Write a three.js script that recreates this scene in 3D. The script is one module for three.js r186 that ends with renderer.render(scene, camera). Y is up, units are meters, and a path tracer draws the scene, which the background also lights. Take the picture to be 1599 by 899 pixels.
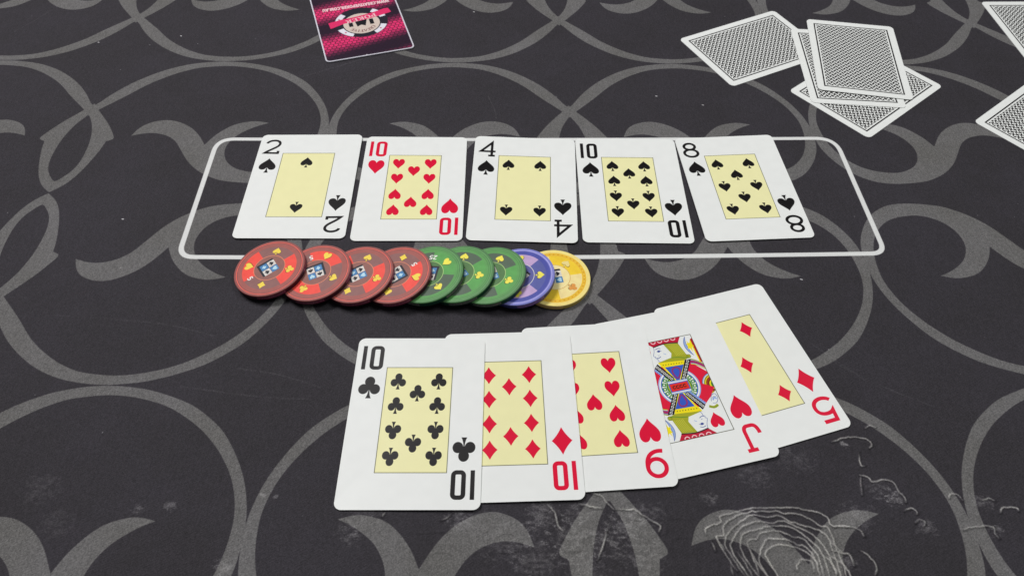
import * as THREE from 'three';
import { RectAreaLightUniformsLib } from 'three/addons/lights/RectAreaLightUniformsLib.js';
import { mergeGeometries } from 'three/addons/utils/BufferGeometryUtils.js';

// ---------------------------------------------------------------- camera, light, exposure
const scene = new THREE.Scene();
scene.background = new THREE.Color(0.075, 0.075, 0.08);           // dim room round the table
const MM = 0.001, rad = THREE.MathUtils.degToRad;
const camera = new THREE.PerspectiveCamera(43.735, 1024 / 575, 0.01, 20);
{
  const pitch = rad(52.022), roll = rad(1.049), c = Math.cos(pitch), s = Math.sin(pitch), cr = Math.cos(roll), sr = Math.sin(roll);
  camera.position.set(0, 0.30111, 0.3);
  camera.up.set(-sr, cr * c, -cr * s);
  camera.lookAt(0, 0.30111 - s, 0.3 - c);
  camera.focus = 0.365; camera.userData.fStop = 26;
}
const renderer = new THREE.WebGLRenderer({ antialias: true });
renderer.toneMapping = THREE.LinearToneMapping;
renderer.toneMappingExposure = 1.07;
renderer.shadowMap.enabled = true;
RectAreaLightUniformsLib.init();
const LAMPS = [   // [position, target, width, height, intensity, colour]
  [[-0.78, 1.58, -0.6], [-0.05, 0, 0], 0.7, 0.5, 18.6, [1.0, 0.985, 0.985]],
  [[0.85, 1.6, -0.12], [0.05, 0, 0], 0.8, 0.5, 6.6, [0.96, 1.0, 0.955]],  // added fill from the right, an unseen source
];

// ---------------------------------------------------------------- helpers
const used = {};
const numbered = (n) => { const k = used[n] = (used[n] ?? -1) + 1; return k ? n + '_' + String(k).padStart(3, '0') : n; };
function thing(name, label, category, group) {
  const o = new THREE.Group(); o.name = numbered(name); scene.add(o);
  o.userData = { label, category }; if (group) o.userData.group = group;
  return o;
}
function part(name, geometry, material, parent) {
  const m = new THREE.Mesh(geometry, material); m.name = name; m.castShadow = m.receiveShadow = true; parent.add(m); return m;
}
let seed = 7;
const rnd = () => { seed = (seed + 0x6d2b79f5) | 0; let t = Math.imul(seed ^ (seed >>> 15), 1 | seed); t = (t + Math.imul(t ^ (t >>> 7), 61 | t)) ^ t; return ((t ^ (t >>> 14)) >>> 0) / 4294967296; };
function canvas(w, h) { const c = document.createElement('canvas'); c.width = w; c.height = h; return c; }
function texture(c, srgb = true) {
  const t = new THREE.CanvasTexture(c); if (srgb) t.colorSpace = THREE.SRGBColorSpace; t.anisotropy = 8; return t;
}
const hash = (x, y, s = 0) => { let h = Math.imul(x, 374761393) + Math.imul(y, 668265263) + Math.imul(s, 2147483647 ^ 1274126177) | 0; h = Math.imul(h ^ (h >>> 13), 1274126177); return ((h ^ (h >>> 16)) >>> 0) / 4294967296; };
function vnoise(x, y, s) {
  const i = Math.floor(x), j = Math.floor(y); let f = x - i, g = y - j; f = f * f * (3 - 2 * f); g = g * g * (3 - 2 * g);
  return (hash(i, j, s) * (1 - f) + hash(i + 1, j, s) * f) * (1 - g) + (hash(i, j + 1, s) * (1 - f) + hash(i + 1, j + 1, s) * f) * g;
}
const spline = (pts, n = 8) => {                                   // Catmull-Rom through points, as points
  const o = [];
  for (let i = 0; i < pts.length - 1; i++) {
    const a = pts[Math.max(0, i - 1)], b = pts[i], c = pts[i + 1], d = pts[Math.min(pts.length - 1, i + 2)];
    for (let k = 0; k < n; k++) {
      const t = k / n, t2 = t * t, t3 = t2 * t;
      o.push([0, 1].map((q) => 0.5 * (2 * b[q] + (c[q] - a[q]) * t + (2 * a[q] - 5 * b[q] + 4 * c[q] - d[q]) * t2 + (3 * b[q] - a[q] - 3 * c[q] + d[q]) * t3)));
    }
  }
  o.push(pts[pts.length - 1]);
  return o;
};

// ---------------------------------------------------------------- lamps over the table (outside the frame)
for (const [at, to, w, h, power, rgb] of LAMPS) {
  const lampLabel = at[0] < 0 ? 'ceiling light panel behind the upper left of the table' : 'added unseen fill light panel over the right of the table';
  const t = thing('light_panel', lampLabel, 'lamp');
  t.position.set(...at); t.lookAt(...to);
  part('housing', new THREE.BoxGeometry(w + 0.04, h + 0.04, 0.04), new THREE.MeshStandardMaterial({ color: 0xd8d8d8, roughness: 0.6 }), t).position.z = -0.024;
  part('diffuser', new THREE.PlaneGeometry(w, h), new THREE.MeshStandardMaterial({ color: 0x888888, emissive: new THREE.Color(...rgb), emissiveIntensity: 1.2, roughness: 0.9 }), t);
  const l = new THREE.RectAreaLight(new THREE.Color(...rgb), power, w, h);
  l.position.set(...at).add(new THREE.Vector3(...to).sub(new THREE.Vector3(...at)).normalize().multiplyScalar(0.004));
  scene.add(l); l.lookAt(...to);
}

// ---------------------------------------------------------------- the printed cloth
// One quarter of the scroll pattern in millimetres; the print mirrors it about both axes with a period of 2P by 2Q.
const P = 157.3, Q = 129;
const WARP = [[-56.446, -34.178], [297.664, -7.098], [7.74, 201.426], [-0.835, 0], [-2.615, -1.235], [-1.006, -0.598]];   // how the stretched cloth lies
function lay(U, V) {
  const u = (U - 220) / 300, v = (V - 100) / 200, b = [1, u, v, u * u, u * v, v * v];
  return [0, 1].map((k) => b.reduce((s, x, i) => s + x * WARP[i][k], 0));
}
function unlay(x, z) {
  let U = x + 281, V = z + 132;
  for (let i = 0; i < 12; i++) {
    const [a, b] = lay(U, V), ex = a - x, ez = b - z, p = WARP[1][0] / 300, q = WARP[2][0] / 200, r = WARP[1][1] / 300, s = WARP[2][1] / 200, d = p * s - q * r;
    U -= (s * ex - q * ez) / d; V -= (-r * ex + p * ez) / d;
  }
  return [U, V];
}
const RING_AND_SCROLL = [   // runs between sharp corners
  [[0, 49], [2.5, 46.3], [10, 35], [20.5, 23], [35, 11.6], [50, 4.4], [65, 1], [79, 0.3], [95, 2.2], [110, 6.7], [122, 12.2], [135, 22], [143, 31.5], [150, 43], [154.5, 54], [157.1, 66], [157.3, 78], [155.5, 90], [150, 102], [142, 112], [132, 118.3], [121, 120.6], [108, 120], [96, 117.5], [84, 110.8], [75, 102], [68, 91.5], [62.5, 83.5], [56, 78.5], [48, 76], [41, 76.3], [33.4, 78.6]],
  [[33.4, 78.6], [36, 72], [40, 67.3], [46, 64.3], [52.5, 63.3], [60, 65], [68, 69.6], [75, 76.5], [81.8, 86.8]],
  [[81.8, 86.8], [86, 78.5], [92, 71.2], [98, 66.8], [106, 64.4], [112, 64.3], [118.3, 65.8]],
  [[118.3, 65.8], [110, 69.8], [101.5, 76.5], [96.5, 85], [95.6, 93], [98.3, 101], [104, 107], [113, 110.7], [122, 110.6], [132, 107.8], [140, 102], [146.5, 93], [150.3, 82], [151.7, 70], [150.9, 60], [147.3, 49], [142, 39.8], [135, 31], [125, 21.8], [110, 12.4], [95, 7.4], [80, 5.4], [65, 6.6], [55, 9.4], [43, 15.8], [30, 26], [18, 39.3], [5.2, 52.6], [0, 58]],
];
const LENS = [
  [[0, 47], [4, 52.5], [10, 60], [16, 68], [21.2, 76.5], [23, 80]],
  [[23, 80], [22.6, 82], [19.2, 83.8]],
  [[19.2, 83.8], [17.8, 93], [14.4, 106], [10.6, 116], [6, 123.2], [0, 128.7]],
  [[0, 128.7], [0, 119.5]],
  [[0, 119.5], [2.4, 117.5], [7, 110.5], [9.3, 102], [9.6, 90], [8.2, 78.5], [5, 67.5], [0, 58]],
];
const KNOT = [[[0, 46.8], [4.9, 52.7]], [[4.9, 52.7], [0, 59.4]], [[0, 59.4], [0, 46.8]]];
const outlines = [RING_AND_SCROLL, LENS, KNOT].map((o) => o.flatMap((run) => spline(run, 6).slice(0, -1)));
const BASE = [54, 51, 56], PALE = [105, 103, 103];                                                   // sRGB of the two inks
function drawPattern(g, toPx) {
  g.fillStyle = `rgb(${PALE})`;
  for (let i = -2; i < 4; i++) for (let j = -2; j < 3; j++) for (const mu of [-1, 1]) for (const mv of [-1, 1]) for (const o of outlines) {
    g.beginPath();
    o.forEach(([u, v], k) => { const [x, y] = toPx(i * 2 * P + mu * u, j * 2 * Q + mv * v); k ? g.lineTo(x, y) : g.moveTo(x, y); });
    g.closePath(); g.fill();
  }
}
const RIDGE_LINES = [   // dried wrinkles near the lower right corner; their lit crests are painted pale
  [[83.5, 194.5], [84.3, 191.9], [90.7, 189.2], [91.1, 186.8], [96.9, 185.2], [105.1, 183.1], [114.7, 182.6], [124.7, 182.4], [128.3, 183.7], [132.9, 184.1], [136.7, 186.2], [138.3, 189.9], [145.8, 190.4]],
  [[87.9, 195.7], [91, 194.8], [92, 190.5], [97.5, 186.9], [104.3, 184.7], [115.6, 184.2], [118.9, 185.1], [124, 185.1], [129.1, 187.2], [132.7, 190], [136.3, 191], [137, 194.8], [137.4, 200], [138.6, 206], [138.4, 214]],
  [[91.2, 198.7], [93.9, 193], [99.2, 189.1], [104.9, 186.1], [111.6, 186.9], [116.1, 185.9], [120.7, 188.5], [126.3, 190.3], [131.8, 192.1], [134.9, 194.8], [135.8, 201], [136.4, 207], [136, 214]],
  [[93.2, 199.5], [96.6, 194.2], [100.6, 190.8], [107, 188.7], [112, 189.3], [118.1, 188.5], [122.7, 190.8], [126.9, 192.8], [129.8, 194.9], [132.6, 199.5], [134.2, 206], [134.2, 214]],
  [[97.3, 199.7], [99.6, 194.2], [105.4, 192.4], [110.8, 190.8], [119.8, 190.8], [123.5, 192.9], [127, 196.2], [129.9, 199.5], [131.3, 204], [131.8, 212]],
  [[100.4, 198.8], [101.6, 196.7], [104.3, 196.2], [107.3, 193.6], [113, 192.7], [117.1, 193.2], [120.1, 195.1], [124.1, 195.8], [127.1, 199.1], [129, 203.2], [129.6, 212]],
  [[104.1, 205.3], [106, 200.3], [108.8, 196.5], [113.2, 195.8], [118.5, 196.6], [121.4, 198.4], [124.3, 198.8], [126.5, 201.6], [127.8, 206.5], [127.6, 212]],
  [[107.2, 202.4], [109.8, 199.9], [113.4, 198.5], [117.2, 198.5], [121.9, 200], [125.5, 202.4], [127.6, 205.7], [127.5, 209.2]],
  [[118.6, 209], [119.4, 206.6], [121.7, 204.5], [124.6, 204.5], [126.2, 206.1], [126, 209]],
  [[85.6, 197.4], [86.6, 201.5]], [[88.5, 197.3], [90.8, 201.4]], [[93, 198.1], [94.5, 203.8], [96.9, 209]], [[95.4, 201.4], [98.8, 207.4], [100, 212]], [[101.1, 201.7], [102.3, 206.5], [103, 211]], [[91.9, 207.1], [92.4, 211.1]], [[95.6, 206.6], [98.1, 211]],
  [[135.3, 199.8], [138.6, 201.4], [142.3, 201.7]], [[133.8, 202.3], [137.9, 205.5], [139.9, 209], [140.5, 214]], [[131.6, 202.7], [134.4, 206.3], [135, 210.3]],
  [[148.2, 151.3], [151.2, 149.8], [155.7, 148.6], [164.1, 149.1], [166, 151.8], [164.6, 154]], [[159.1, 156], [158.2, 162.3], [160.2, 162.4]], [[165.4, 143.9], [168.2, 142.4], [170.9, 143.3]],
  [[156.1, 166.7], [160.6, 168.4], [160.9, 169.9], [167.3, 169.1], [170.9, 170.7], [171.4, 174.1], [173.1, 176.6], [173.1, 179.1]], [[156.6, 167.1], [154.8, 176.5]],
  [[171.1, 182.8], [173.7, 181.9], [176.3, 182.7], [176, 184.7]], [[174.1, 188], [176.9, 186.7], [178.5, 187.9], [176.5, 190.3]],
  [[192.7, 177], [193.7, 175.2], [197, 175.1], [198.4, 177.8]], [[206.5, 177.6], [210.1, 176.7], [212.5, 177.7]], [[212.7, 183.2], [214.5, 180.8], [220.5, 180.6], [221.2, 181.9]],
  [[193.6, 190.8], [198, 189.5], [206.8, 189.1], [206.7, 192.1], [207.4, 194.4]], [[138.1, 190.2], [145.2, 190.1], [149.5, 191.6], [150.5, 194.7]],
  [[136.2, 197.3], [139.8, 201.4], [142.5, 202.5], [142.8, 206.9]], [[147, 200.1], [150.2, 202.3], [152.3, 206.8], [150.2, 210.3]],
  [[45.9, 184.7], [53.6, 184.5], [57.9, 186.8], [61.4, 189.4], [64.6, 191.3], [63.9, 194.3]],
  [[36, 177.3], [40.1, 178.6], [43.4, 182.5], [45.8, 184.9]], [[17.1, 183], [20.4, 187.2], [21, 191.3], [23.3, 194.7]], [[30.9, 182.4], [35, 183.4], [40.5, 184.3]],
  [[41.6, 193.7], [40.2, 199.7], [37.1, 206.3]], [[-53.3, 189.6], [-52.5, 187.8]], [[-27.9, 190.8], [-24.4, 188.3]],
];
const SCUFFS = [   // faint drag marks over the whole cloth
  [[127.1, 156], [131.6, 160.6], [136.1, 165.2]], [[151.2, 96.5], [163, 108], [175, 120.2]], [[160, 108], [182, 122], [202, 131.9]], [[-133.3, 117.7], [-112, 121], [-91, 127.6]],
  [[-147.7, -115.7], [-122, -130], [-98.5, -143.5]], [[-122.3, -95.3], [-98, -110], [-73.8, -125.3]], [[-366.8, -162.9], [-358, -178], [-351.2, -193.1]], [[-18.5, -98.3], [-14, -85], [-12.3, -75.1]],
  [[-235, 88], [-180, 92], [-150, 99]], [[-160, 128], [-120, 133], [-95, 134]], [[-300, 60], [-270, 64]],
];
const CHALK = [   // rubbed, paler patches with a broken outline: x, z, size in mm, strength
  [-203, 180, 7, 0.22], [-158, 188.4, 2.2, 0.5], [-144.8, 186.7, 2.6, 0.55], [-30, 164, 1.6, 0.5], [-106.3, 181.2, 1.2, 0.8], [-100.8, 181.7, 1, 0.7], [-114.7, 212, 4, 0.6],
  [-66.3, 197.6, 5, 0.5], [14.2, 189.3, 7, 0.6], [-19.9, 188.6, 7, 0.5], [26.2, 197.3, 8, 0.6], [40, 198, 7, 0.55], [50, 192, 8, 0.55], [60, 186, 6, 0.4], [30, 187, 6, 0.5], [-2, 200, 9, 0.35], [12, 206, 9, 0.4], [55, 205, 8, 0.5], [33, 210, 7, 0.4],
  [87.6, 179.2, 3, 0.5], [109.6, 168, 7, 0.3], [128, 158, 9, 0.22], [153.5, 152, 2, 0.9], [168, 177, 4, 0.8], [163, 173, 5, 0.4], [150, 186, 7, 0.35], [178, 190, 4, 0.5], [207, 178, 4, 0.5], [208, 191, 3, 0.6], [140, 205, 4, 0.6], [-190, 195, 6, 0.18], [-60, 188, 7, 0.25],
];
function drawBox(g, toPx) {                                        // the white line round the five shared cards
  const c = [[-183.4, 47.6, 9], [-187.6, -49.9, 11], [205.4, -61.6, 13], [208.2, 35.6, 8]], p = c.map(([x, z]) => [x, z]), n = 4;
  g.strokeStyle = 'rgb(226,226,225)'; g.lineWidth = 2.9 * toPx.scale; g.lineJoin = 'round'; g.beginPath();
  const lerp = (a, b, t) => [a[0] + (b[0] - a[0]) * t, a[1] + (b[1] - a[1]) * t], len = (a, b) => Math.hypot(a[0] - b[0], a[1] - b[1]);
  const bend = (q) => [q[0], q[1] + (q[1] > 0 ? 1.6 : 0.9) * Math.max(0, 1 - ((q[0] - 10) / 195) ** 2) * (q[1] > 0 ? 1 : 1)];
  let first = true;
  for (let i = 0; i < n; i++) {
    const a = p[(i + n - 1) % n], b = p[i], d = p[(i + 1) % n], r = c[i][2];
    const s = lerp(b, a, r / len(a, b)), e = lerp(b, d, r / len(b, d));
    for (let k = 0; k <= 10; k++) {
      const t = k / 10, q = lerp(lerp(s, b, t), lerp(b, e, t), t), [x, y] = toPx.raw(...bend(q));
      first ? g.moveTo(x, y) : g.lineTo(x, y); first = false;
    }
    const e2 = lerp(d, b, c[(i + 1) % n][2] / len(b, d));
    for (let k = 1; k < 12; k++) { const [x, y] = toPx.raw(...bend(lerp(e, e2, k / 12))); g.lineTo(x, y); }
  }
  g.closePath(); g.stroke();
}
function grain(g, w, h, pxmm, ox, oz, twill = 1) {                 // weave, wear and lint over the printed inks
  const im = g.getImageData(0, 0, w, h), d = im.data;
  for (let y = 0, o = 0; y < h; y++) for (let x = 0; x < w; x++, o += 4) {
    const X = ox + x / pxmm, Z = oz + y / pxmm;
    const n = (hash(x, y, 3) + hash(x >> 1, y >> 1, 4)) - 1, big = vnoise(X / 26, Z / 26, 5) + 0.6 * vnoise(X / 9, Z / 9, 6) - 0.8;
    const tw = Math.sin((X * 0.55 + Z) * 5.2) * 0.5 * twill, sl = hash(Math.floor(X * 1.7), Math.floor(Z * 0.33 + hash(Math.floor(X * 1.7), 1, 8) * 9), 9) - 0.5;
    const k = 1 + 0.2 * n + 0.06 * big + 0.03 * tw + 0.06 * sl;
    d[o] *= k; d[o + 1] *= k; d[o + 2] *= k * (1 + 0.02 * big);
  }
  g.putImageData(im, 0, 0);
}
function worn(g, w, h, s, xa, za) {                                // rubbed, fluffed-up fibres: streaky, with ragged outlines
  for (const [x, z, r0, a] of CHALK) {
    const r = r0 * 1.8, x0 = Math.floor((x - r - xa) * s), y0 = Math.floor((z - r - za) * s), n = Math.ceil(2 * r * s);
    if (x0 + n < 0 || y0 + n < 0 || x0 > w || y0 > h) continue;
    const im = g.getImageData(x0, y0, n, n), d = im.data;
    for (let j = 0, o = 0; j < n; j++) for (let i = 0; i < n; i++, o += 4) {
      const X = x - r + i / s, Z = z - r + j / s, q = Math.hypot(X - x, (Z - z) * 1.2) / r;
      const f = 0.5 * vnoise(X * 0.55, Z * 0.9, 91) + 0.3 * vnoise(X * 1.6, Z * 2.6, 92) + 0.35 * vnoise(X * 3 + Z * 1.2, Z * 6, 93) - 0.34 - 0.62 * q * q;
      if (f <= 0) continue;
      const k = Math.min(1, f * 2.6) * a * (0.35 + 0.5 * hash(x0 + i, y0 + j, 94));
      d[o] += (176 - d[o]) * k; d[o + 1] += (173 - d[o + 1]) * k; d[o + 2] += (174 - d[o + 2]) * k;
    }
    g.putImageData(im, x0, y0);
  }
}
const X0 = -520, X1 = 520, Z0 = -300, ZM = 0, Z1 = 280;
const tiles = [];
for (const [za, zb] of [[Z0, ZM], [ZM, Z1]]) for (const [xa, xb] of [[X0, 0], [0, X1]]) {
  const w = 2048, s = w / (xb - xa), h = Math.round((zb - za) * s), c = canvas(w, h), g = c.getContext('2d');
  const raw = (x, z) => [(x - xa) * s, (z - za) * s], toPx = (U, V) => raw(...lay(U, V));
  toPx.raw = raw; toPx.scale = s;
  g.fillStyle = `rgb(${BASE})`; g.fillRect(0, 0, w, h);
  drawPattern(g, toPx);
  // bump: ridges of the dried wrinkles
  const bc = canvas(w, h), bg = bc.getContext('2d'); bg.fillStyle = '#3a3a3a'; bg.fillRect(0, 0, w, h);
  g.lineCap = bg.lineCap = 'round'; g.lineJoin = bg.lineJoin = 'round';
  const wob = (q, k) => q.map(([x, z], i) => [x + 0.5 * (vnoise(x * 0.9, z * 0.9, 31) - 0.5) + 0.3 * (vnoise(x * 2.6, z * 2.6, 37) - 0.5), z + 0.6 * (vnoise(x * 0.9, z * 0.9, 32) - 0.5) + 0.35 * (vnoise(x * 2.6, z * 2.6, 38) - 0.5)]);
  RIDGE_LINES.forEach((line, k) => {
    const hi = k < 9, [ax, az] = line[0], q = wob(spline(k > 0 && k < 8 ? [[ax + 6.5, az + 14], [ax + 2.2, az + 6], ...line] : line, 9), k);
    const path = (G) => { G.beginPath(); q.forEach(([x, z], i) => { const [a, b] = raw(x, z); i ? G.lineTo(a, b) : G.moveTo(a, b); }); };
    if (hi) {                                                      // stacked terraces of stretched cloth
      path(bg); const l = q[q.length - 1], f = q[0]; for (const p of [[l[0] - 1, 236], [f[0] + 3, 236]]) bg.lineTo(...raw(...p)); bg.closePath();
      bg.fillStyle = 'rgba(255,255,255,0.05)'; bg.fill();
    }
    for (const [lw, a] of [[1.9, 0.1], [1.2, 0.14], [0.7, 0.14]]) { path(bg); bg.strokeStyle = `rgba(255,255,255,${a})`; bg.lineWidth = lw * s; bg.stroke(); }
    g.lineCap = 'butt';
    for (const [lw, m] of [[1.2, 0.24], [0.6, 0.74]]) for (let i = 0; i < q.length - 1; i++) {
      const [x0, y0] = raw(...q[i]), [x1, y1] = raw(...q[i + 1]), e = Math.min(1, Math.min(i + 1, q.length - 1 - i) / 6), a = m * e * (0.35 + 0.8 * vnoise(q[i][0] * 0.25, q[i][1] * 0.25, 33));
      g.strokeStyle = `rgba(184,181,177,${a})`; g.lineWidth = lw * s; g.beginPath(); g.moveTo(x0, y0); g.lineTo(x1, y1); g.stroke();  // pale stroke puts the light on the ridge crest into the colour
    }
    g.lineCap = 'round';
  });
  for (const line of SCUFFS) {
    const q = spline(line, 10);
    for (let i = 0; i < q.length - 1; i++) {
      const [x0, y0] = raw(...q[i]), [x1, y1] = raw(...q[i + 1]);
      g.strokeStyle = `rgba(170,168,172,${0.1 * vnoise(q[i][0] * 0.5, q[i][1] * 0.5, 35)})`; g.lineWidth = 0.8 * s; g.beginPath(); g.moveTo(x0, y0); g.lineTo(x1, y1); g.stroke();
    }
  }
  for (let i = 0; i < 90; i++) {                                   // lint and dust specks
    const [px, py] = raw(-420 + 840 * hash(i, 1, 41), -240 + 470 * hash(i, 2, 41)), r = (0.12 + 0.22 * hash(i, 3, 41) ** 2) * s;
    g.fillStyle = `rgba(214,212,214,${0.15 + 0.45 * hash(i, 4, 41)})`; g.beginPath(); g.ellipse(px, py, r * 1.5, r, hash(i, 5, 41) * 3, 0, 7); g.fill();
  }
  for (const [x, z] of [[-300.8, -152.1], [95.2, -101.7], [125.4, -93], [-32.8, -200.6], [-223.2, 20.2], [-244.3, -161.9], [156.6, 55.4]]) {
    const [px, py] = raw(x, z); g.fillStyle = 'rgba(235,233,235,0.8)'; g.beginPath(); g.ellipse(px, py, 0.8 * s, 0.4 * s, 0.3, 0, 7); g.fill();
  }
  worn(g, w, h, s, xa, za);
  grain(g, w, h, s, xa, za, za >= 0 ? 1 : 0.5);
  drawBox(g, toPx);
  // weave in the bump
  const im = bg.getImageData(0, 0, w, h), d = im.data;
  for (let y = 0, o = 0; y < h; y++) for (let x = 0; x < w; x++, o += 4) {
    const X = xa + x / s, Z = za + y / s, q = Math.max(0, 1 - ((X - 22) / 80) ** 2) * Math.max(0, Math.min(1, (Z - 172) / 14)), rg = q > 0 ? q * (70 * (0.5 - Math.abs(vnoise(X * 0.16, Z * 0.2, 52) - 0.5)) + 60 * Math.max(0, 0.12 - Math.abs(vnoise(X * 0.11 + 3, Z * 0.13, 53) - 0.5)) * 6) : 0,
      v = d[o] + rg + 34 * vnoise(X / 24, Z / 24, 54) - 17 + 3 * Math.sin((X * 0.55 + Z) * 5.2) + 11 * (hash(x, y, 51) - 0.5); d[o] = d[o + 1] = d[o + 2] = Math.max(0, Math.min(255, v));
  }
  bg.putImageData(im, 0, 0);
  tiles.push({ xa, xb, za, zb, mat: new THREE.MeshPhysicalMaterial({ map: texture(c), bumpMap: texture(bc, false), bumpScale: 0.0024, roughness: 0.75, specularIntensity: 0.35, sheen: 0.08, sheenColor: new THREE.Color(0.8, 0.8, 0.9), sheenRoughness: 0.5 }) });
}
{
  const w = 1024, s = w / (2 * P), h = Math.round(2 * Q * s), c = canvas(w, h), g = c.getContext('2d');
  g.fillStyle = `rgb(${BASE})`; g.fillRect(0, 0, w, h); drawPattern(g, (U, V) => [U * s, V * s]); grain(g, w, h, s, 0, 0, 0.5);
  const t = texture(c); t.wrapS = t.wrapT = THREE.RepeatWrapping;
  const far = new THREE.MeshPhysicalMaterial({ map: t, roughness: 0.75, specularIntensity: 0.35, sheen: 0.08, sheenColor: new THREE.Color(0.8, 0.8, 0.9), sheenRoughness: 0.5 });
  const grid = (xa, xb, za, zb, nx, nz, uvOf) => {
    const pos = [], uv = [], idx = [], nor = [];
    for (let j = 0; j <= nz; j++) for (let i = 0; i <= nx; i++) {
      const x = xa + (xb - xa) * i / nx, z = za + (zb - za) * j / nz; pos.push(x * MM, 0, z * MM); nor.push(0, 1, 0); uv.push(...uvOf(x, z));
      if (i < nx && j < nz) { const a = j * (nx + 1) + i; idx.push(a, a + nx + 1, a + 1, a + 1, a + nx + 1, a + nx + 2); }
    }
    const b = new THREE.BufferGeometry(); b.setAttribute('position', new THREE.Float32BufferAttribute(pos, 3)); b.setAttribute('normal', new THREE.Float32BufferAttribute(nor, 3)); b.setAttribute('uv', new THREE.Float32BufferAttribute(uv, 2)); b.setIndex(idx); return b;
  };
  const farUv = (x, z) => { const [U, V] = unlay(x, z); return [U / (2 * P), 1 - V / (2 * Q)]; };
  const near = tiles.map((t) => grid(t.xa, t.xb, t.za, t.zb, 8, 8, (x, z) => [(x - t.xa) / (t.xb - t.xa), 1 - (z - t.za) / (t.zb - t.za)]));
  const skirt = mergeGeometries([grid(-900, 900, -620, Z0, 24, 6, farUv), grid(-900, 900, Z1, 520, 24, 6, farUv), grid(-900, X0, Z0, Z1, 8, 10, farUv), grid(X1, 900, Z0, Z1, 8, 10, farUv)]);
  const cloth = new THREE.Mesh(mergeGeometries([...near, skirt], true), [...tiles.map((t) => t.mat), far]);
  cloth.name = 'table_cloth'; cloth.receiveShadow = true; cloth.userData = { kind: 'structure' }; scene.add(cloth);
  const board = new THREE.Mesh(new THREE.BoxGeometry(1.8, 0.03, 1.14), new THREE.MeshStandardMaterial({ color: 0x2a2522, roughness: 0.8 }));
  board.position.set(0, -0.0165, -0.05); board.name = 'table_board'; board.userData = { kind: 'structure' }; board.castShadow = board.receiveShadow = true; scene.add(board);
}

// ---------------------------------------------------------------- card prints
const RED = 'rgb(226,16,58)', BLACK = 'rgb(26,24,25)', CREAM = 'rgb(245,240,184)', WHITE = 'rgb(240,241,239)';
const SUITS = {   // in a box of 1 x 1 round the centre, y down
  heart(g) { g.beginPath(); g.moveTo(0, 0.5); g.bezierCurveTo(-0.14, 0.24, -0.5, 0.08, -0.5, -0.2); g.bezierCurveTo(-0.5, -0.42, -0.36, -0.5, -0.26, -0.5); g.bezierCurveTo(-0.13, -0.5, -0.03, -0.42, 0, -0.28); g.bezierCurveTo(0.03, -0.42, 0.13, -0.5, 0.26, -0.5); g.bezierCurveTo(0.36, -0.5, 0.5, -0.42, 0.5, -0.2); g.bezierCurveTo(0.5, 0.08, 0.14, 0.24, 0, 0.5); g.fill(); },
  diamond(g) { g.beginPath(); g.moveTo(0, -0.5); g.quadraticCurveTo(0.2, -0.2, 0.5, 0); g.quadraticCurveTo(0.2, 0.2, 0, 0.5); g.quadraticCurveTo(-0.2, 0.2, -0.5, 0); g.quadraticCurveTo(-0.2, -0.2, 0, -0.5); g.fill(); },
  spade(g) {
    g.beginPath(); g.moveTo(0, -0.5); g.bezierCurveTo(0.12, -0.3, 0.5, -0.12, 0.5, 0.1); g.bezierCurveTo(0.5, 0.27, 0.35, 0.3, 0.27, 0.3); g.bezierCurveTo(0.14, 0.3, 0.06, 0.22, 0.035, 0.16);
    g.lineTo(-0.035, 0.16); g.bezierCurveTo(-0.06, 0.22, -0.14, 0.3, -0.27, 0.3); g.bezierCurveTo(-0.35, 0.3, -0.5, 0.27, -0.5, 0.1); g.bezierCurveTo(-0.5, -0.12, -0.12, -0.3, 0, -0.5); g.fill();
    g.beginPath(); g.moveTo(-0.02, 0.17); g.quadraticCurveTo(-0.04, 0.38, -0.14, 0.5); g.lineTo(0.14, 0.5); g.quadraticCurveTo(0.04, 0.38, 0.02, 0.17); g.fill();
  },
  club(g) {
    for (const [x, y] of [[0, -0.27], [-0.265, 0.08], [0.265, 0.08]]) { g.beginPath(); g.arc(x, y, 0.232, 0, 7); g.fill(); }
    g.beginPath(); g.moveTo(-0.12, -0.1); g.lineTo(0.12, -0.1); g.lineTo(0.1, 0.12); g.lineTo(-0.1, 0.12); g.fill();
    g.beginPath(); g.moveTo(-0.02, 0.05); g.quadraticCurveTo(-0.03, 0.36, -0.13, 0.5); g.lineTo(0.13, 0.5); g.quadraticCurveTo(0.03, 0.36, 0.02, 0.05); g.fill();
  },
};
function suit(g, kind, x, y, w, h, down) { g.save(); g.translate(x, y); if (down) g.rotate(Math.PI); g.scale(w, h); SUITS[kind](g); g.restore(); }
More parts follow.
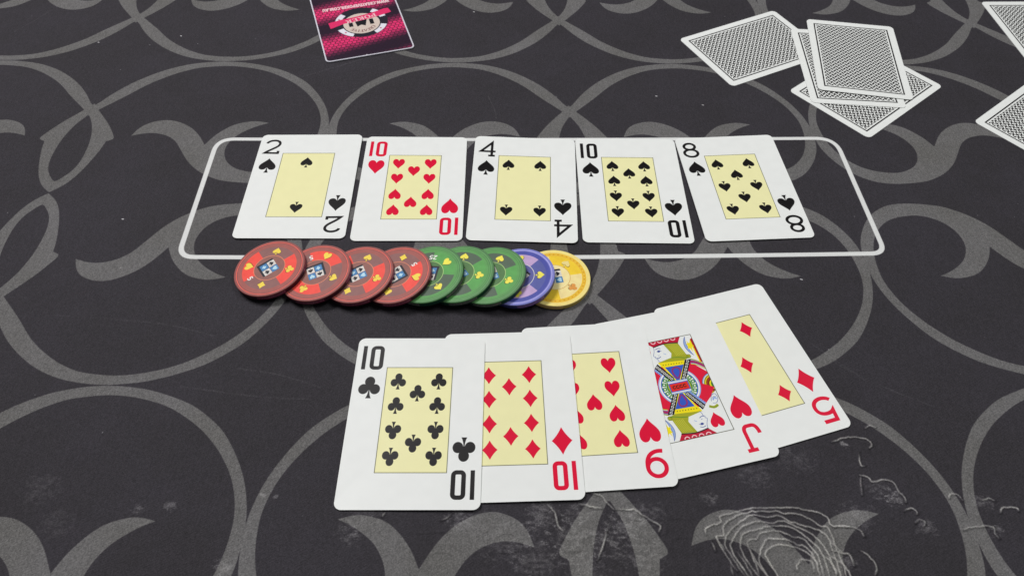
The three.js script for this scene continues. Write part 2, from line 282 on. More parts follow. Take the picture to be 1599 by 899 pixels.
const GLYPH = {
  10(g) { g.fillRect(2.85, 4.5, 1.9, 13.5); g.lineWidth = 2; g.beginPath(); g.roundRect(7.75, 5.5, 4.6, 11.6, 1.5); g.stroke(); },
  2(g) { g.lineWidth = 1.6; g.beginPath(); g.moveTo(4.3, 7.9); g.bezierCurveTo(4.9, 4.6, 12.3, 4.2, 12.3, 8.2); g.bezierCurveTo(12.3, 11.4, 7.2, 13, 4.2, 16.7); g.lineTo(12.2, 16.7); g.lineTo(12.2, 14.7); g.stroke(); },
  4(g) { g.lineWidth = 1.6; g.beginPath(); g.moveTo(8.9, 17.3); g.lineTo(13, 17.3); g.moveTo(11, 17.3); g.lineTo(11, 5.6); g.lineTo(4.2, 13.5); g.lineTo(13.3, 13.5); g.stroke(); },
  8(g) { g.lineWidth = 1.7; g.beginPath(); g.ellipse(8, 8, 3.4, 2.75, 0, 0, 7); g.stroke(); g.beginPath(); g.ellipse(8, 14, 4.2, 3.25, 0, 0, 7); g.stroke(); },
  9(g) { g.lineWidth = 1.9; g.beginPath(); g.ellipse(7.9, 9.2, 4.1, 4.1, 0, 0, 7); g.stroke(); g.beginPath(); g.moveTo(12, 9.2); g.bezierCurveTo(12.3, 15, 9, 17.6, 4.2, 17); g.stroke(); },
  5(g) { g.lineWidth = 1.9; g.beginPath(); g.moveTo(11.6, 5.2); g.lineTo(5, 5.2); g.lineTo(4.4, 10); g.bezierCurveTo(6, 8.6, 12.4, 8.2, 12.2, 13); g.bezierCurveTo(12, 17.8, 5.2, 18, 3.2, 15.4); g.stroke(); },
  J(g) { g.lineWidth = 1.8; g.beginPath(); g.moveTo(8.6, 5.2); g.lineTo(13.6, 5.2); g.moveTo(11.2, 5.2); g.lineTo(11.2, 14.6); g.quadraticCurveTo(11, 17.1, 9, 17.1); g.lineTo(7, 17.1); g.quadraticCurveTo(4.6, 17, 4.5, 12.6); g.stroke(); },
};
const COL = [21.8, 31.5, 41.3];
const column = (ys) => ys.flatMap((y) => [[COL[0], y], [COL[2], y]]);
const PIPS = {
  2: [[COL[1], 25], [COL[1], 63.4]], 4: column([24.8, 63.4]), 5: [...column([24.8, 63.4]), [COL[1], 44]],
  8: [...column([24.8, 44.2, 63.4]), [COL[1], 34.5], [COL[1], 53.7]], 9: [...column([24.6, 37.6, 50.6, 63.6]), [COL[1], 44.2]], 10: [...column([24.6, 37.6, 50.5, 63.5]), [COL[1], 31], [COL[1], 57]],
};
function jack(g) {                                                 // double-ended court figure in profile, 63 x 88 mm units
  const both = (f) => { f(); g.save(); g.translate(63, 88); g.rotate(Math.PI); f(); g.restore(); };
  const poly = (fill, ...p) => { g.fillStyle = fill; g.beginPath(); p.forEach(([x, y], i) => (i ? g.lineTo(x, y) : g.moveTo(x, y))); g.closePath(); g.fill(); };
  const curve = (stroke, w, ...p) => { g.strokeStyle = stroke; g.lineWidth = w; g.beginPath(); spline(p, 8).forEach(([x, y], i) => (i ? g.lineTo(x, y) : g.moveTo(x, y))); g.stroke(); };
  const R = 'rgb(226,30,62)', B = 'rgb(58,92,196)', LB = 'rgb(150,174,226)', Y = 'rgb(248,228,30)', O = 'rgb(168,170,44)', K = 'rgb(26,24,26)', PU = 'rgb(150,48,110)', GR = 'rgb(60,132,48)', INK = 'rgb(62,78,150)';
  g.save(); g.beginPath(); g.rect(15.6, 16.9, 32, 54.2); g.clip();
  both(() => {
    poly(R, [15.4, 40], [19, 35.5], [24, 31.5], [41, 31.5], [47.8, 39.5], [47.8, 48], [41, 54.5], [39, 56], [31.5, 50]);
    for (const [c, w, d] of [[O, 0.7, 0], [LB, 0.5, 0.55], [PU, 1.5, 1.4], [LB, 0.45, 2.4], [Y, 0.45, 2.8], [K, 0.12, 3.05]]) curve(c, w, [41.6, 30.6 + d], [44.2, 31.7 + d], [48, 35.2 + d]);
    g.strokeStyle = R; g.lineWidth = 0.35; g.setLineDash([0.5, 0.5]); curve(R, 0.45, [42, 32], [44.4, 33.2], [47.8, 36.4]); g.setLineDash([]);
    poly('rgb(176,26,40)', [46.4, 19.6], [47.8, 19], [47.8, 33.6], [46.7, 33.4]); poly(Y, [45.8, 20.5], [46.4, 19.9], [46.8, 33.4], [46.2, 33.2]);
    for (const [c, r] of [[LB, 6.2], ['#eee', 5.7], [O, 5.4], [Y, 4.9], ['rgb(150,70,30)', 4.4], ['rgb(120,40,30)', 3.4], [Y, 2.9], [GR, 2.1], [O, 1.3]]) { g.fillStyle = c; g.beginPath(); g.ellipse(48.8, 46.6, r, r * 1.05, 0, 0, 7); g.fill(); }
    g.strokeStyle = K; g.lineWidth = 0.12; for (const r of [6.2, 4.9, 2.9]) { g.beginPath(); g.ellipse(48.8, 46.6, r, r * 1.05, 0, 0, 7); g.stroke(); }
    poly('#eef0ee', [39, 56.5], [43, 53], [47.8, 49.6], [47.8, 71.2], [38, 71.2], [36, 60]);
    curve(INK, 0.2, [43.2, 55], [44.4, 52.2], [46.4, 51.6], [46.9, 54], [45.4, 56.2], [43.6, 56]); curve(LB, 0.7, [44.2, 54.6], [45.4, 53.4], [46.2, 54.4]);
    curve(INK, 0.15, [44.2, 53.6], [45.2, 52.8], [46.4, 53.2]); curve(O, 1.3, [41.2, 57.2], [43.4, 58.2], [45.6, 57.4]); curve(GR, 0.2, [41.2, 57.4], [43.4, 58.3], [45.6, 57.6]);
  });
  both(() => {                                                     // round collar with green links
    for (const [c, r] of [[LB, 10.2], ['#f2f2f0', 9.7], [B, 8.9], ['#eef0e4', 8.4], [GR, 6.3], [O, 5.7], [GR, 4.9]]) { g.fillStyle = c; g.beginPath(); g.arc(31.5, 44, r, 0, 7); g.fill(); }
    for (let k = 0; k < 19; k++) { const t = k * 0.3307; g.save(); g.translate(31.5 + 7.4 * Math.cos(t), 44 + 7.4 * Math.sin(t)); g.rotate(t); g.fillStyle = GR; g.fillRect(-0.95, -0.92, 1.9, 1.84); g.fillStyle = '#f2f2ea'; g.fillRect(-0.42, -0.42, 0.84, 0.84); g.restore(); }
    poly(LB, [22.4, 33], [24, 31.6], [30.5, 40], [28.6, 42]); g.strokeStyle = B; g.lineWidth = 0.35; g.setLineDash([0.6, 0.5]); g.beginPath(); g.moveTo(23, 33.4); g.lineTo(28.6, 41); g.stroke(); g.setLineDash([]);
  });
  both(() => {
    poly('#eef0ee', [23.6, 16.9], [44.8, 16.9], [44.6, 29.6], [41, 31], [25.4, 30.2], [24, 25]);
    poly(Y, [25.9, 29.2], [39.4, 30], [38.2, 33], [26.8, 31.8]); poly(O, [25.9, 29.2], [33, 27.8], [41.9, 29.6], [39.4, 30.6]);
    for (let k = 0; k < 8; k++) { g.fillStyle = K; g.beginPath(); g.arc(28 + k * 1.35, 31 + k * 0.09, 0.24, 0, 7); g.fill(); }
    poly(Y, [27, 31.4], [38.8, 32], [33.4, 41], [31, 41]); poly(B, [28.4, 32.4], [38, 32.8], [33, 40.4], [31.4, 40.4]);
    g.strokeStyle = PU; g.lineWidth = 0.75; g.beginPath(); g.moveTo(32.2, 39.6); g.bezierCurveTo(30.6, 36.8, 30.6, 33.6, 33.2, 33.5); g.bezierCurveTo(36, 33.6, 35.6, 36.6, 32.6, 39.6); g.stroke();
    poly(K, [23.2, 31.9], [25.4, 29.8], [30.6, 38.9], [29.2, 41.2]); poly(K, [39.5, 30.4], [42.5, 30.7], [36.2, 40.6], [33.4, 40.8]);
    g.strokeStyle = '#e8e8e4'; g.lineWidth = 0.32;
    for (let k = 0; k < 7; k++) { const t = (k + 0.5) / 7; for (const [x, y, a] of [[24.3 + 5.4 * t, 31 + 8.8 * t, 1.03], [41 - 6.2 * t, 30.8 + 9.8 * t, 2.13]]) { g.save(); g.translate(x, y); g.rotate(a); g.strokeRect(-0.42, -0.48, 0.84, 0.96); g.restore(); } }
    poly(O, [32.2, 19.4], [39.6, 20.4], [41.4, 27.6], [43, 28], [43, 29.8], [41.4, 30], [37, 29], [33.4, 27.6], [34.4, 25.4]);
    g.strokeStyle = 'rgb(226,222,90)'; g.lineWidth = 0.16; for (let k = 0; k < 6; k++) { g.beginPath(); g.moveTo(34.2 + k * 0.85, 20.6); g.quadraticCurveTo(36 + k * 0.8, 24, 36.6 + k * 0.8, 27.4); g.stroke(); }
    curve(GR, 0.3, [33.4, 27.8], [37, 28.4], [40.4, 29.4], [42, 29.2]); g.strokeStyle = 'rgb(96,110,30)'; g.lineWidth = 0.18; g.beginPath(); g.arc(42.2, 28.9, 1, 0, 7); g.stroke();
    poly('rgb(196,30,58)', [23.4, 16.7], [42.2, 16.7], [39.8, 20.2], [33, 19.2], [26.8, 20.2]);
    g.strokeStyle = 'rgb(250,206,212)'; g.lineWidth = 0.5; for (let k = 0; k < 4; k++) { g.beginPath(); g.arc(27.6 + k * 3.5, 17.1, 1.15, 0.1, 3.04); g.stroke(); }
    curve(K, 0.5, [26.6, 20.2], [33, 19.3], [39.9, 20.2]);
    curve(INK, 0.18, [26.8, 20.6], [26.4, 22.4], [25.2, 25], [26, 25.6], [25.8, 26.4], [26.6, 27], [26.6, 28], [27.4, 29.4]);   // profile
    curve(INK, 0.26, [27.2, 21.6], [28.8, 21.2], [30, 21.7]); curve(INK, 0.2, [27.6, 22.9], [28.8, 22.4], [30, 23.1]); g.fillStyle = INK; g.beginPath(); g.ellipse(28.6, 23, 0.75, 0.5, 0, 0, 7); g.fill();
    curve(INK, 0.3, [26.2, 26.5], [27.4, 26.6], [28.6, 26]); curve(INK, 0.16, [27.4, 25.3], [28.2, 25.2]); curve(LB, 0.3, [30.5, 24.6], [31.6, 25.4]);
    g.fillStyle = LB; g.strokeStyle = INK; g.lineWidth = 0.18; g.beginPath(); g.moveTo(44.3, 17.6); g.quadraticCurveTo(40, 23, 44.8, 28.8); g.quadraticCurveTo(42.6, 22.6, 44.3, 17.6); g.fill(); g.stroke();   // blade and star
    poly(Y, [44.2, 20], [45.2, 21.8], [46.4, 20.2], [46, 22.6], [47, 23.8], [45.7, 24.2], [45.2, 27], [44.5, 24.6], [43.4, 25], [44, 23], [43.4, 21.6], [44.4, 21.8]);
    g.fillStyle = RED; suit(g, 'heart', 21.2, 23.6, 6.6, 7.6);
  });
  both(() => { poly(LB, [26.6, 40.2], [36.6, 40.6], [36.4, 44.1], [26.4, 44.1]); poly('#f2f2f0', [26.6, 40.8], [36.5, 41.1], [36.4, 41.6], [26.6, 41.5]); poly(B, [26.6, 41.5], [36.5, 41.6], [36.4, 44.1], [26.5, 44.1]); poly('rgb(230,52,40)', [27, 42], [36, 42], [36, 44.1], [27, 44.1]); });
  g.strokeStyle = K; g.lineWidth = 0.4; for (let k = 0; k < 4; k++) { g.beginPath(); g.arc(28.9 + k * 1.75, 44, 0.72, 0.6, 5.6); g.stroke(); }
  g.restore();
}
const CW = 630, CH = 880, CS = 10;
function cardCanvas() {
  const c = canvas(CW, CH), g = c.getContext('2d'); g.scale(CS, CS); g.fillStyle = WHITE; g.fillRect(0, 0, 63, 88); return [c, g];
}
function paperGrain(c) {
  const g = c.getContext('2d'), im = g.getImageData(0, 0, c.width, c.height), d = im.data;
  for (let y = 0, o = 0; y < c.height; y++) for (let x = 0; x < c.width; x++, o += 4) { const k = 1 + 0.012 * (hash(x, y, 61) - 0.5) + 0.012 * (vnoise(x / 40, y / 40, 62) - 0.5); d[o] *= k; d[o + 1] *= k; d[o + 2] *= k; }
  g.putImageData(im, 0, 0); return c;
}
function faceCanvas(rank, kind) {
  const [c, g] = cardCanvas(), ink = kind === 'heart' || kind === 'diamond' ? RED : BLACK;
  if (rank !== 'J') { g.fillStyle = CREAM; g.fillRect(15.6, 16.9, 32, 54.2); } else jack(g);
  g.strokeStyle = 'rgb(70,70,50)'; g.lineWidth = 0.28; g.strokeRect(15.6, 16.9, 32, 54.2);
  const size = { heart: [7.2, 8.6], diamond: [7, 9.4], spade: [7.2, 9], club: [7.4, 8.8] }[kind];
  g.fillStyle = ink; g.strokeStyle = ink;
  for (const [x, y] of PIPS[rank] ?? []) suit(g, kind, x, y, ...size, y > 44.1 || (rank === 9 && x === COL[1]) || (rank === 8 && y > 43));
  for (const turn of [0, 1]) {
    g.save(); if (turn) { g.translate(63, 88); g.rotate(Math.PI); }
    g.lineJoin = 'miter'; GLYPH[rank](g); suit(g, kind, 8.2, kind === 'heart' ? 27.6 : 28, { heart: 9.8, diamond: 9.4, spade: 10, club: 10.4 }[kind], { heart: 12, diamond: 13.6, spade: 12.8, club: 11.8 }[kind]);
    g.restore();
  }
  return paperGrain(c);
}
function backCanvas() {                                            // black and white basket weave inside two frame lines
  const c = canvas(1008, 1408), g = c.getContext('2d'); g.scale(16, 16); g.fillStyle = WHITE; g.fillRect(0, 0, 63, 88);
  g.save(); g.translate(31.5, 44); g.beginPath(); g.rect(-24.9, -37.4, 49.8, 74.8); g.clip(); g.fillStyle = BLACK; g.fillRect(-26, -39, 52, 78);
  g.rotate(Math.PI / 4); g.fillStyle = WHITE;
  const a = 2.5;
  for (let i = -24; i <= 24; i++) for (let j = -24; j <= 24; j++) { const l = a * 1.12, t = a * 0.42; if ((i + j) & 1) g.fillRect(i * a - l / 2, j * a - t / 2, l, t); else g.fillRect(i * a - t / 2, j * a - l / 2, t, l); }
  g.restore();
  g.strokeStyle = BLACK; g.lineWidth = 0.95; g.strokeRect(5.15, 5.3, 52.7, 77.4);
  return paperGrain(c);
}
function cutCanvas() {                                             // pink and black promotional cut card
  const [c, g] = cardCanvas(); g.fillStyle = '#dcdae4'; g.fillRect(0, 0, 63, 88);
  g.save(); g.beginPath(); g.roundRect(0.95, 0.95, 61.1, 86.1, 2.6); g.clip();
  g.fillStyle = '#20161f'; g.fillRect(0, 0, 63, 88);
  for (let j = -1; j < 34; j++) for (let i = -1; i < 21; i++) {    // printed honeycomb in slanting pink and black bands
    const x = i * 3.3 + (j & 1) * 1.65, y = j * 2.86, t = y + 0.22 * x, b = Math.min(1, Math.max(0.04, 0.5 + 0.62 * Math.cos((t - 69) * 0.153)) * (0.8 + 0.25 * hash(i, j, 95)));
    g.fillStyle = `rgb(${36 + 204 * b},${24 + 30 * b},${42 + 76 * b})`; g.beginPath();
    for (let k = 0; k < 6; k++) { const u = Math.PI / 6 + k * Math.PI / 3; g.lineTo(x + 1.72 * Math.cos(u), y + 1.72 * Math.sin(u)); } g.closePath(); g.fill();
    g.strokeStyle = 'rgba(50,16,36,0.35)'; g.lineWidth = 0.22; g.stroke();
  }
  g.restore();
  g.save(); g.translate(32.3, 44.5); g.rotate(Math.PI);            // the emblem and the lettering stand upside down
  g.fillStyle = '#262430'; g.beginPath(); g.arc(0, 0, 19.6, 0, 7); g.fill();
  g.strokeStyle = '#eceaf4'; g.lineWidth = 4.6;
  for (const [a, b] of [[0.12, 0.85], [2.2, 2.95], [3.55, 4.25], [5.2, 5.95]]) { g.beginPath(); g.arc(0, 0, 17, a, b); g.stroke(); }
  g.fillStyle = '#c86a80'; for (const u of [0.46, 2.56, 3.9, 5.6]) { g.beginPath(); g.arc(17 * Math.cos(u), 17 * Math.sin(u), 0.8, 0, 7); g.fill(); }
  g.fillStyle = '#dccabf'; g.beginPath(); g.arc(0, -1.6, 13.8, 0, 7); g.fill(); g.strokeStyle = '#262430'; g.lineWidth = 0.8; g.stroke();
  g.fillStyle = '#7a4a4c'; g.font = 'bold 40px serif'; g.textAlign = 'center';
  'CREATIVE'.split('').forEach((ch, i) => { const u = -Math.PI / 2 + (i - 3.5) * 0.25; g.save(); g.translate(10 * Math.cos(u), -1.6 + 10 * Math.sin(u)); g.rotate((i - 3.5) * 0.25); g.scale(0.1, 0.1); g.fillText(ch, 0, 14); g.restore(); });
  g.fillStyle = '#16141c'; g.fillRect(-9, -4.5, 3, 7); g.fillRect(6.4, -4.2, 3, 6); g.beginPath(); g.moveTo(-4.6, 3); g.lineTo(-2.4, -5.4); g.lineTo(0.4, -3.4); g.lineTo(3.6, -5.2); g.lineTo(4.4, 2); g.fill();
  g.fillStyle = '#e8316c'; g.beginPath(); g.moveTo(-24, 7.4); g.lineTo(-20.6, 6.4); g.quadraticCurveTo(-4, 1.6, 12, 1.4); g.lineTo(23, -3); g.lineTo(23.6, 5); g.lineTo(13, 7.2); g.quadraticCurveTo(-4, 8, -19.6, 13.4); g.lineTo(-22.6, 13.2); g.fill();
  g.fillStyle = '#f9c9d0'; g.font = 'bold 60px serif'; 'POKER'.split('').forEach((ch, i) => { g.save(); g.translate((i - 2) * 4.7 - 0.6, 7 - (i - 2) * 0.9); g.rotate(-0.16); g.scale(0.11, 0.1); g.fillText(ch, 0, 0); g.restore(); });
  g.fillStyle = '#f4d3d6'; g.font = 'bold 40px sans-serif'; g.save(); g.translate(0, 24.8); g.scale(0.084, 0.125); g.strokeStyle = '#f4d3d6'; g.lineWidth = 3; g.strokeText('WWW.CREATIVEPOKER.COM.AU', 0, 0); g.fillText('WWW.CREATIVEPOKER.COM.AU', 0, 0); g.restore();
  g.restore();
  g.fillStyle = '#e9e6ee'; g.beginPath(); g.moveTo(27.6, 88); g.lineTo(28.6, 86.2); g.lineTo(29.6, 88); g.fill();
  return c;
}

// ---------------------------------------------------------------- cards
const CT = 0.30;
function rounded(w, h, r) {
  const s = new THREE.Shape(), x = w / 2, y = h / 2;
  s.moveTo(-x + r, -y); s.lineTo(x - r, -y); s.absarc(x - r, -y + r, r, -Math.PI / 2, 0); s.lineTo(x, y - r); s.absarc(x - r, y - r, r, 0, Math.PI / 2); s.lineTo(-x + r, y); s.absarc(-x + r, y - r, r, Math.PI / 2, Math.PI); s.lineTo(-x, -y + r); s.absarc(-x + r, -y + r, r, Math.PI, 1.5 * Math.PI);
  return s;
}
function cardGeometry(w, h, r, t, bow = 0, twist = 0) {             // a thin sheet, slightly bowed along its length
  const rim = rounded(w, h, r).getPoints(12), n = rim.length - (rim[0].distanceTo(rim[rim.length - 1]) < 1e-6 ? 1 : 0), K = 9;
  const lift = (x, y) => bow * (2 * y / h) ** 2 + twist * (2 * x / w) * (2 * y / h);
  const sheet = (y0, up, withUv) => {
    const pos = [], uv = [], idx = [];
    pos.push(0, y0 + lift(0, 0), 0); uv.push(0.5, 0.5);
    for (let k = 1; k <= K; k++) for (let i = 0; i < n; i++) { const f = k / K, x = rim[i].x * f, y = rim[i].y * f; pos.push(x, y0 + lift(x, y), -y); uv.push(x / w + 0.5, y / h + 0.5); }
    const tri = (a, b, c) => (up ? idx.push(a, b, c) : idx.push(a, c, b));
    for (let i = 0; i < n; i++) {
      const j = (i + 1) % n; tri(0, 1 + i, 1 + j);
      for (let k = 1; k < K; k++) { const a = 1 + (k - 1) * n + i, b = 1 + (k - 1) * n + j, c = 1 + k * n + i, d = 1 + k * n + j; tri(a, c, d); tri(a, d, b); }
    }
    const g = new THREE.BufferGeometry(); g.setAttribute('position', new THREE.Float32BufferAttribute(pos, 3)); g.setAttribute('uv', new THREE.Float32BufferAttribute(uv, 2)); g.setIndex(idx); g.computeVertexNormals(); g.scale(MM, MM, MM); return g;
  };
  const wall = new THREE.BufferGeometry(), p = [], ix = [], uv = [];
  for (let i = 0; i < n; i++) for (const y of [0, t]) { p.push(rim[i].x, y + lift(rim[i].x, rim[i].y), -rim[i].y); uv.push(i / n, y); }
  for (let i = 0; i < n; i++) { const a = 2 * i, b = 2 * ((i + 1) % n); ix.push(a, b, b + 1, a, b + 1, a + 1); }
  wall.setAttribute('position', new THREE.Float32BufferAttribute(p, 3)); wall.setAttribute('uv', new THREE.Float32BufferAttribute(uv, 2)); wall.setIndex(ix); wall.computeVertexNormals(); wall.scale(MM, MM, MM);
  return { body: mergeGeometries([sheet(0, false), wall]), face: sheet(t, true) };
}
const CARD = cardGeometry(63, 88, 3.4, CT), CUT = cardGeometry(63.5, 88, 3.2, 0.7, 0.3);
const BOWED = [[0.75, 0.2], [0.55, -0.15], [0.8, -0.25], [0.6, 0.1], [0.7, 0.2]].map(([b, t]) => cardGeometry(63, 88, 3.4, CT, b, t)), FANNED = cardGeometry(63, 88, 3.4, CT, 0.5), TOP = cardGeometry(63, 88, 3.4, CT, 0.35, 0.2);
const stock = new THREE.MeshPhysicalMaterial({ color: new THREE.Color(0.8, 0.81, 0.79), roughness: 0.6 });
const printed = (c) => new THREE.MeshPhysicalMaterial({ map: texture(c), roughness: 0.34, specularIntensity: 0.3 });
function place(t, x, z, deg, y = 0, roll = 0) { t.rotation.order = 'YZX'; t.position.set(x * MM, y * MM, z * MM); t.rotation.set(0, -rad(deg), roll); }
function card(name, faceName, geo, mat, edge, label, category, group) {
  const t = thing(name, label, category, group); part('card_stock', geo.body, edge, t); part(faceName, geo.face, mat, t); return t;
}
const ROW = 'shared cards in a row inside the white line', HAND = 'overlapping cards fanned below the chips', BACKS = 'cards lying face down';
let rowAt = 0;
const face = (rank, kind) => printed(faceCanvas(rank, kind));
for (const [rank, kind, x, z, deg, label] of [
  [2, 'spade', -126.9, -10.5, -1.49, 'two of spades with black pips, first card from the left in the row'],
  [10, 'heart', -60.8, -10.4, -1.24, 'ten of hearts with red pips, in the row beside the two of spades'],
  [4, 'spade', 5.8, -11.2, 1.11, 'four of spades with black pips, middle card of the row'],
  [10, 'spade', 70.3, -12.0, -0.69, 'ten of spades with black pips, in the row right of the four of spades'],
  [8, 'spade', 136.6, -16.1, -4.68, 'eight of spades tilted slightly, last card at the right end of the row']]) {
  place(card('playing_card', 'printed_face', BOWED[rowAt++], face(rank, kind), stock, label, 'playing card', ROW), x, z, deg, 0.02);
}
// each fanned card lies with its left edge on the cloth and leans on the next card
const fan = [
  [10, 'club', -43.9, 143.0, -0.82, 'ten of clubs with black pips, topmost card at the left end of the fan'],
  [10, 'diamond', 0.1, 138.6, -2.58, 'ten of diamonds with red pips, partly under the ten of clubs'],
  [9, 'heart', 39.9, 132.9, -4.59, 'nine of hearts in the fan, between the ten of diamonds and the jack'],
  ['J', 'heart', 81.6, 123.8, -13.92, 'jack of hearts with a colourful court figure in the fan'],
  [5, 'diamond', 116.6, 110.6, -17.66, 'five of diamonds, lowest card at the right end of the fan']];
fan.forEach(([rank, kind, x, z, deg, label], i) => {
  const next = fan[i + 1], lean = next ? Math.atan((CT + 0.16) / (next[2] - x - 6)) : 0;
  place(card('playing_card', 'printed_face', FANNED, face(rank, kind), stock, label, 'playing card', HAND), x, z, deg, 0.02 + 33 * Math.sin(lean) , lean);
});
const back = printed(backCanvas());
for (const [x, z, deg, y, label] of [
  [172.9, -161.6, 62.4, 0.02, 'face down card turned sideways at the left of the discard pile'],
  [240.7, -114.1, 50, 0.02, 'face down card lowest in the discard pile, its corner pointing down towards the white line'],
  [233, -139, 3.59, 0.37, 'face down card second from the top of the discard pile, mostly covered'],
  [243.9, -149.2, 8.44, 0.72, 'face down card lying uncovered on top of the discard pile'],
  [396.6, -184.9, -2.3, 0.02, 'face down card cut off at the upper right corner of the photo'],
  [355.8, -83.6, 51.2, 0.02, 'face down card standing on a corner at the right edge, right of the discard pile']]) {
  place(card('face_down_card', 'printed_back', y > 0.7 ? TOP : CARD, back, stock, label, 'playing card', BACKS), x, z, deg, y);
}
place(card('cut_card', 'printed_face', CUT, new THREE.MeshPhysicalMaterial({ map: texture(cutCanvas()), roughness: 0.3 }), new THREE.MeshPhysicalMaterial({ color: new THREE.Color(0.62, 0.62, 0.68), roughness: 0.4 }),
  'glossy pink and black plastic cut card with a chip emblem at the top edge', 'cut card'), -116.9, -183.2, -18.4, 0.02);

// ---------------------------------------------------------------- chips
const CR = 19.25, TH = 3.2;
const KINDS = {
  red: { rim: 'rgb(146,86,84)', line: 'rgb(246,104,88)', ring: 'rgb(190,94,84)', a: 'rgb(255,84,72)', b: 'rgb(148,102,99)', hub: 'rgb(150,100,92)', circle: 'rgb(236,140,108)', mark: '5', side: [58, 20, 36], dots: null, pip: 'rgb(255,222,84)' },
  green: { rim: 'rgb(84,132,82)', line: 'rgb(106,170,96)', ring: 'rgb(96,162,88)', a: 'rgb(94,168,86)', b: 'rgb(86,104,86)', hub: 'rgb(84,124,72)', circle: 'rgb(176,208,130)', mark: '25', side: [16, 58, 44], dots: null, pip: 'rgb(255,240,88)' },
  blue: { rim: 'rgb(132,134,208)', line: 'rgb(186,180,240)', ring: 'rgb(78,84,170)', a: 'rgb(198,168,212)', b: 'rgb(92,98,168)', hub: 'rgb(92,94,160)', circle: 'rgb(224,220,214)', mark: '', side: [56, 60, 118], dots: null, pip: 'rgb(246,232,92)' },
  yellow: { rim: 'rgb(255,232,146)', line: 'rgb(255,230,134)', ring: 'rgb(255,212,74)', a: 'rgb(255,232,164)', b: 'rgb(255,214,62)', hub: 'rgb(255,234,170)', circle: 'rgb(222,180,110)', mark: '', side: [210, 184, 92], dots: 'rgb(224,160,48)', pip: 'rgb(246,226,150)' },
};
function chipCanvas(k) {
  const S = 512, c = canvas(S, S), g = c.getContext('2d'), K = KINDS[k]; g.translate(S / 2, S / 2); g.scale(S / 2, S / 2);   // radius 1, heart at the top
  const disc = (r, col) => { g.fillStyle = col; g.beginPath(); g.arc(0, 0, r, 0, 7); g.fill(); }, ring = (r, w, col) => { g.strokeStyle = col; g.lineWidth = w; g.beginPath(); g.arc(0, 0, r, 0, 7); g.stroke(); };
  disc(1.02, K.rim); ring(0.94, 0.022, K.line); disc(0.9, K.ring);
  if (k === 'red') { ring(0.84, 0.1, 'rgb(168,96,90)'); ring(0.975, 0.04, 'rgb(158,88,84)'); }
  if (k === 'blue') { disc(0.905, 'rgb(78,84,170)'); }
  if (k === 'green') { ring(0.86, 0.02, 'rgba(70,120,66,0.5)'); }
  if (K.dots) { ring(0.845, 0.1, 'rgb(246,194,62)'); for (let i = 0; i < 84; i++) { const t = i * Math.PI / 42; g.fillStyle = i & 1 ? 'rgb(244,206,90)' : K.dots; g.beginPath(); g.arc(0.845 * Math.cos(t), 0.845 * Math.sin(t), 0.02, 0, 7); g.fill(); } }
  for (let i = 0; i < 4; i++) { g.fillStyle = i & 1 ? K.b : K.a; const t = -Math.PI / 2 + i * Math.PI / 2; g.beginPath(); g.moveTo(0, 0); g.arc(0, 0, 0.78, t - Math.PI / 4, t + Math.PI / 4); g.fill(); }
  disc(0.445, K.hub); ring(0.445, 0.018, K.circle);
  ['heart', 'spade', 'club', 'diamond'].forEach((s, i) => {
    g.save(); g.rotate(i * Math.PI / 2); g.fillStyle = 'rgba(90,60,20,0.55)'; suit(g, s, 0.014, -0.6, 0.255, 0.265);
    g.fillStyle = k === 'yellow' ? (s === 'heart' ? 'rgb(238,160,80)' : s === 'club' ? 'rgb(240,164,84)' : K.pip) : K.pip; suit(g, s, 0, -0.615, 0.245, 0.255); g.restore();
  });
  if (K.mark) { g.save(); g.rotate(-Math.PI / 4); g.translate(0, -0.6); g.rotate(Math.PI); g.fillStyle = '#f6f4ee'; g.font = 'bold 24px sans-serif'; g.textAlign = 'center'; g.scale(0.0092, 0.0092); g.fillText(K.mark, 0, 8); g.restore(); }
  g.save(); g.rotate(Math.PI / 4);                                 // two-by-two block of little cards, its dark corner towards the heart
  const a = 0.225; g.fillStyle = '#262630'; g.beginPath(); g.moveTo(-a - 0.055, -a - 0.055); g.lineTo(a - 0.02, -a - 0.055); g.lineTo(a, -a); g.lineTo(-a, a); g.lineTo(-a - 0.055, a - 0.02); g.fill();
  [[-1, -1], [0, -1], [0, 0], [-1, 0]].forEach(([x, y], i) => {
    g.fillStyle = i & 1 ? '#e4ded8' : '#4c86bc'; g.fillRect(x * a + 0.006, y * a + 0.006, a - 0.012, a - 0.012);
    g.fillStyle = i & 1 ? '#22222a' : '#bfe2f2'; g.save(); g.translate((x + 0.5) * a, (y + 0.5) * a); g.rotate(Math.PI / 2); suit(g, ['diamond', 'spade', 'heart', 'spade'][i], 0, 0, 0.14, 0.15); g.restore();
  });
  g.restore();
  const im = g.getImageData(0, 0, S, S), d = im.data;
  for (let y = 0, o = 0; y < S; y++) for (let x = 0; x < S; x++, o += 4) { const n = 1 + 0.05 * (hash(x >> 1, y >> 1, 71) - 0.5) + 0.06 * (vnoise(x / 30, y / 30, 72) - 0.5); d[o] *= n; d[o + 1] *= n; d[o + 2] *= n; }
  g.putImageData(im, 0, 0); return c;
}
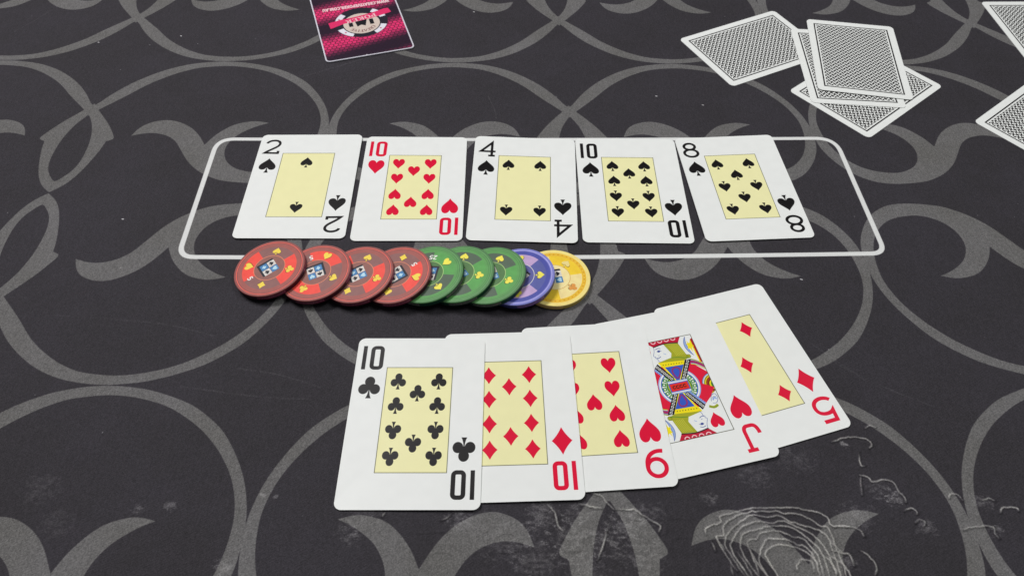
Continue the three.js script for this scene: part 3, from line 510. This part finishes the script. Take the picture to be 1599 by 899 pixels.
function edgeCanvas(k) {                                           // side band with rows of worn fine print
  const w = 1024, h = 32, c = canvas(w, h), g = c.getContext('2d'), [r, G, b] = KINDS[k].side; g.fillStyle = `rgb(${r},${G},${b})`; g.fillRect(0, 0, w, h);
  for (let i = 0; i < 220; i++) { const m = Math.floor(i / 27.5); if (m & 1) continue; if (i % 1 === 0) { g.fillStyle = `rgba(${r + 70},${G + 30},${b + 40},0.75)`; g.fillRect(i * w / 220, 0, w / 220 + 1, h); } g.fillStyle = `rgba(236,190,196,${0.2 + 0.4 * hash(i, 1, 81)})`; g.fillRect(i * w / 220, 9 + 3 * hash(i, 2, 81), 2.6, 9 + 4 * hash(i, 3, 81)); }
  return c;
}
const chipBody = new THREE.LatheGeometry([[0, 0], [CR - 0.5, 0], [CR - 0.15, 0.12], [CR, 0.5]].map(([x, y]) => new THREE.Vector2(x * MM, y * MM)), 96);
const chipBevel = new THREE.LatheGeometry([[CR, TH - 0.5], [CR - 0.02, TH - 0.22], [CR - 0.14, TH - 0.06], [CR - 0.36, TH]].map(([x, y]) => new THREE.Vector2(x * MM, y * MM)), 96);
const chipSide = new THREE.CylinderGeometry(CR * MM, CR * MM, (TH - 1) * MM, 96, 1, true).translate(0, TH / 2 * MM, 0);
const chipFace = new THREE.CircleGeometry((CR - 0.36) * MM, 96).rotateX(-Math.PI / 2).translate(0, TH * MM, 0);
const satin = (o) => new THREE.MeshPhysicalMaterial({ roughness: 0.36, specularIntensity: 0.45, ...o });
const chipLook = {};
for (const k of Object.keys(KINDS)) {
  const [r, g, b] = KINDS[k].side; 
  chipLook[k] = { face: satin({ map: texture(chipCanvas(k)) }), rim: satin({ color: new THREE.Color(KINDS[k].rim) }), side: satin({ map: texture(edgeCanvas(k)) }), base: satin({ color: new THREE.Color(`rgb(${r},${g},${b})`) }) };
}
const chips = [   // colour, x, z, clockwise turn of the heart in degrees
  ['red', -129.4, 58.6, -81.5, 'red five chip at the left end of the chip row, lying on top'], ['red', -104.4, 61.3, 22.8, 'red five chip second from the left, just right of the end chip'],
  ['red', -81.6, 62.2, -70, 'red chip third from the left, between two other red chips'], ['red', -61.6, 62.4, 105, 'red five chip touching the first green chip'],
  ['green', -44.6, 61.8, 55.3, 'green twenty-five chip beside the last red chip, its number showing'], ['green', -28.4, 61.1, -77, 'middle one of the three green chips'],
  ['green', -11.8, 61.9, -63, 'green chip leaning on the purple blue chip'], ['blue', 3.3, 61.7, 2, 'purple blue chip with pale lilac segments, between green and yellow'],
  ['yellow', 22.6, 59.6, -56, 'yellow chip with a dotted ring, flat at the right end of the row']];
const GROUP = { red: 'red chips in the row', green: 'green chips in the row' };
const leans = []; leans[8] = 0;
for (let i = 7; i >= 0; i--) { const n = leans[i + 1]; leans[i] = Math.atan((TH * Math.cos(n)) / (chips[i + 1][1] - chips[i][1] - TH * Math.sin(n) + CR * (Math.cos(leans[i + 1]) - Math.cos(0.18)) * -1 * 0 )) - 0.004; }
const first = {};
chips.forEach(([k, x, z, deg, label], i) => {
  let t;
  if (!first[k]) {
    t = first[k] = thing('poker_chip', label, 'poker chip', GROUP[k]);
    part('chip_body', chipBody, chipLook[k].base, t); part('rim', chipBevel, chipLook[k].rim, t); part('edge_band', chipSide, chipLook[k].side, t); part('printed_face', chipFace, chipLook[k].face, t);
  } else {
    t = first[k].clone(); t.name = numbered('poker_chip'); scene.add(t); t.userData = { label, category: 'poker chip', group: GROUP[k] };
  }
  const a = leans[i];
  t.rotation.order = 'ZYX'; t.rotation.set(0, -rad(deg), a);
  t.position.set((x + TH * Math.sin(a)) * MM, (CR * Math.sin(a) + 0.03) * MM, z * MM);
});

scene.traverse((o) => { if (o.isMesh) { o.castShadow = true; o.receiveShadow = true; } });
renderer.render(scene, camera);
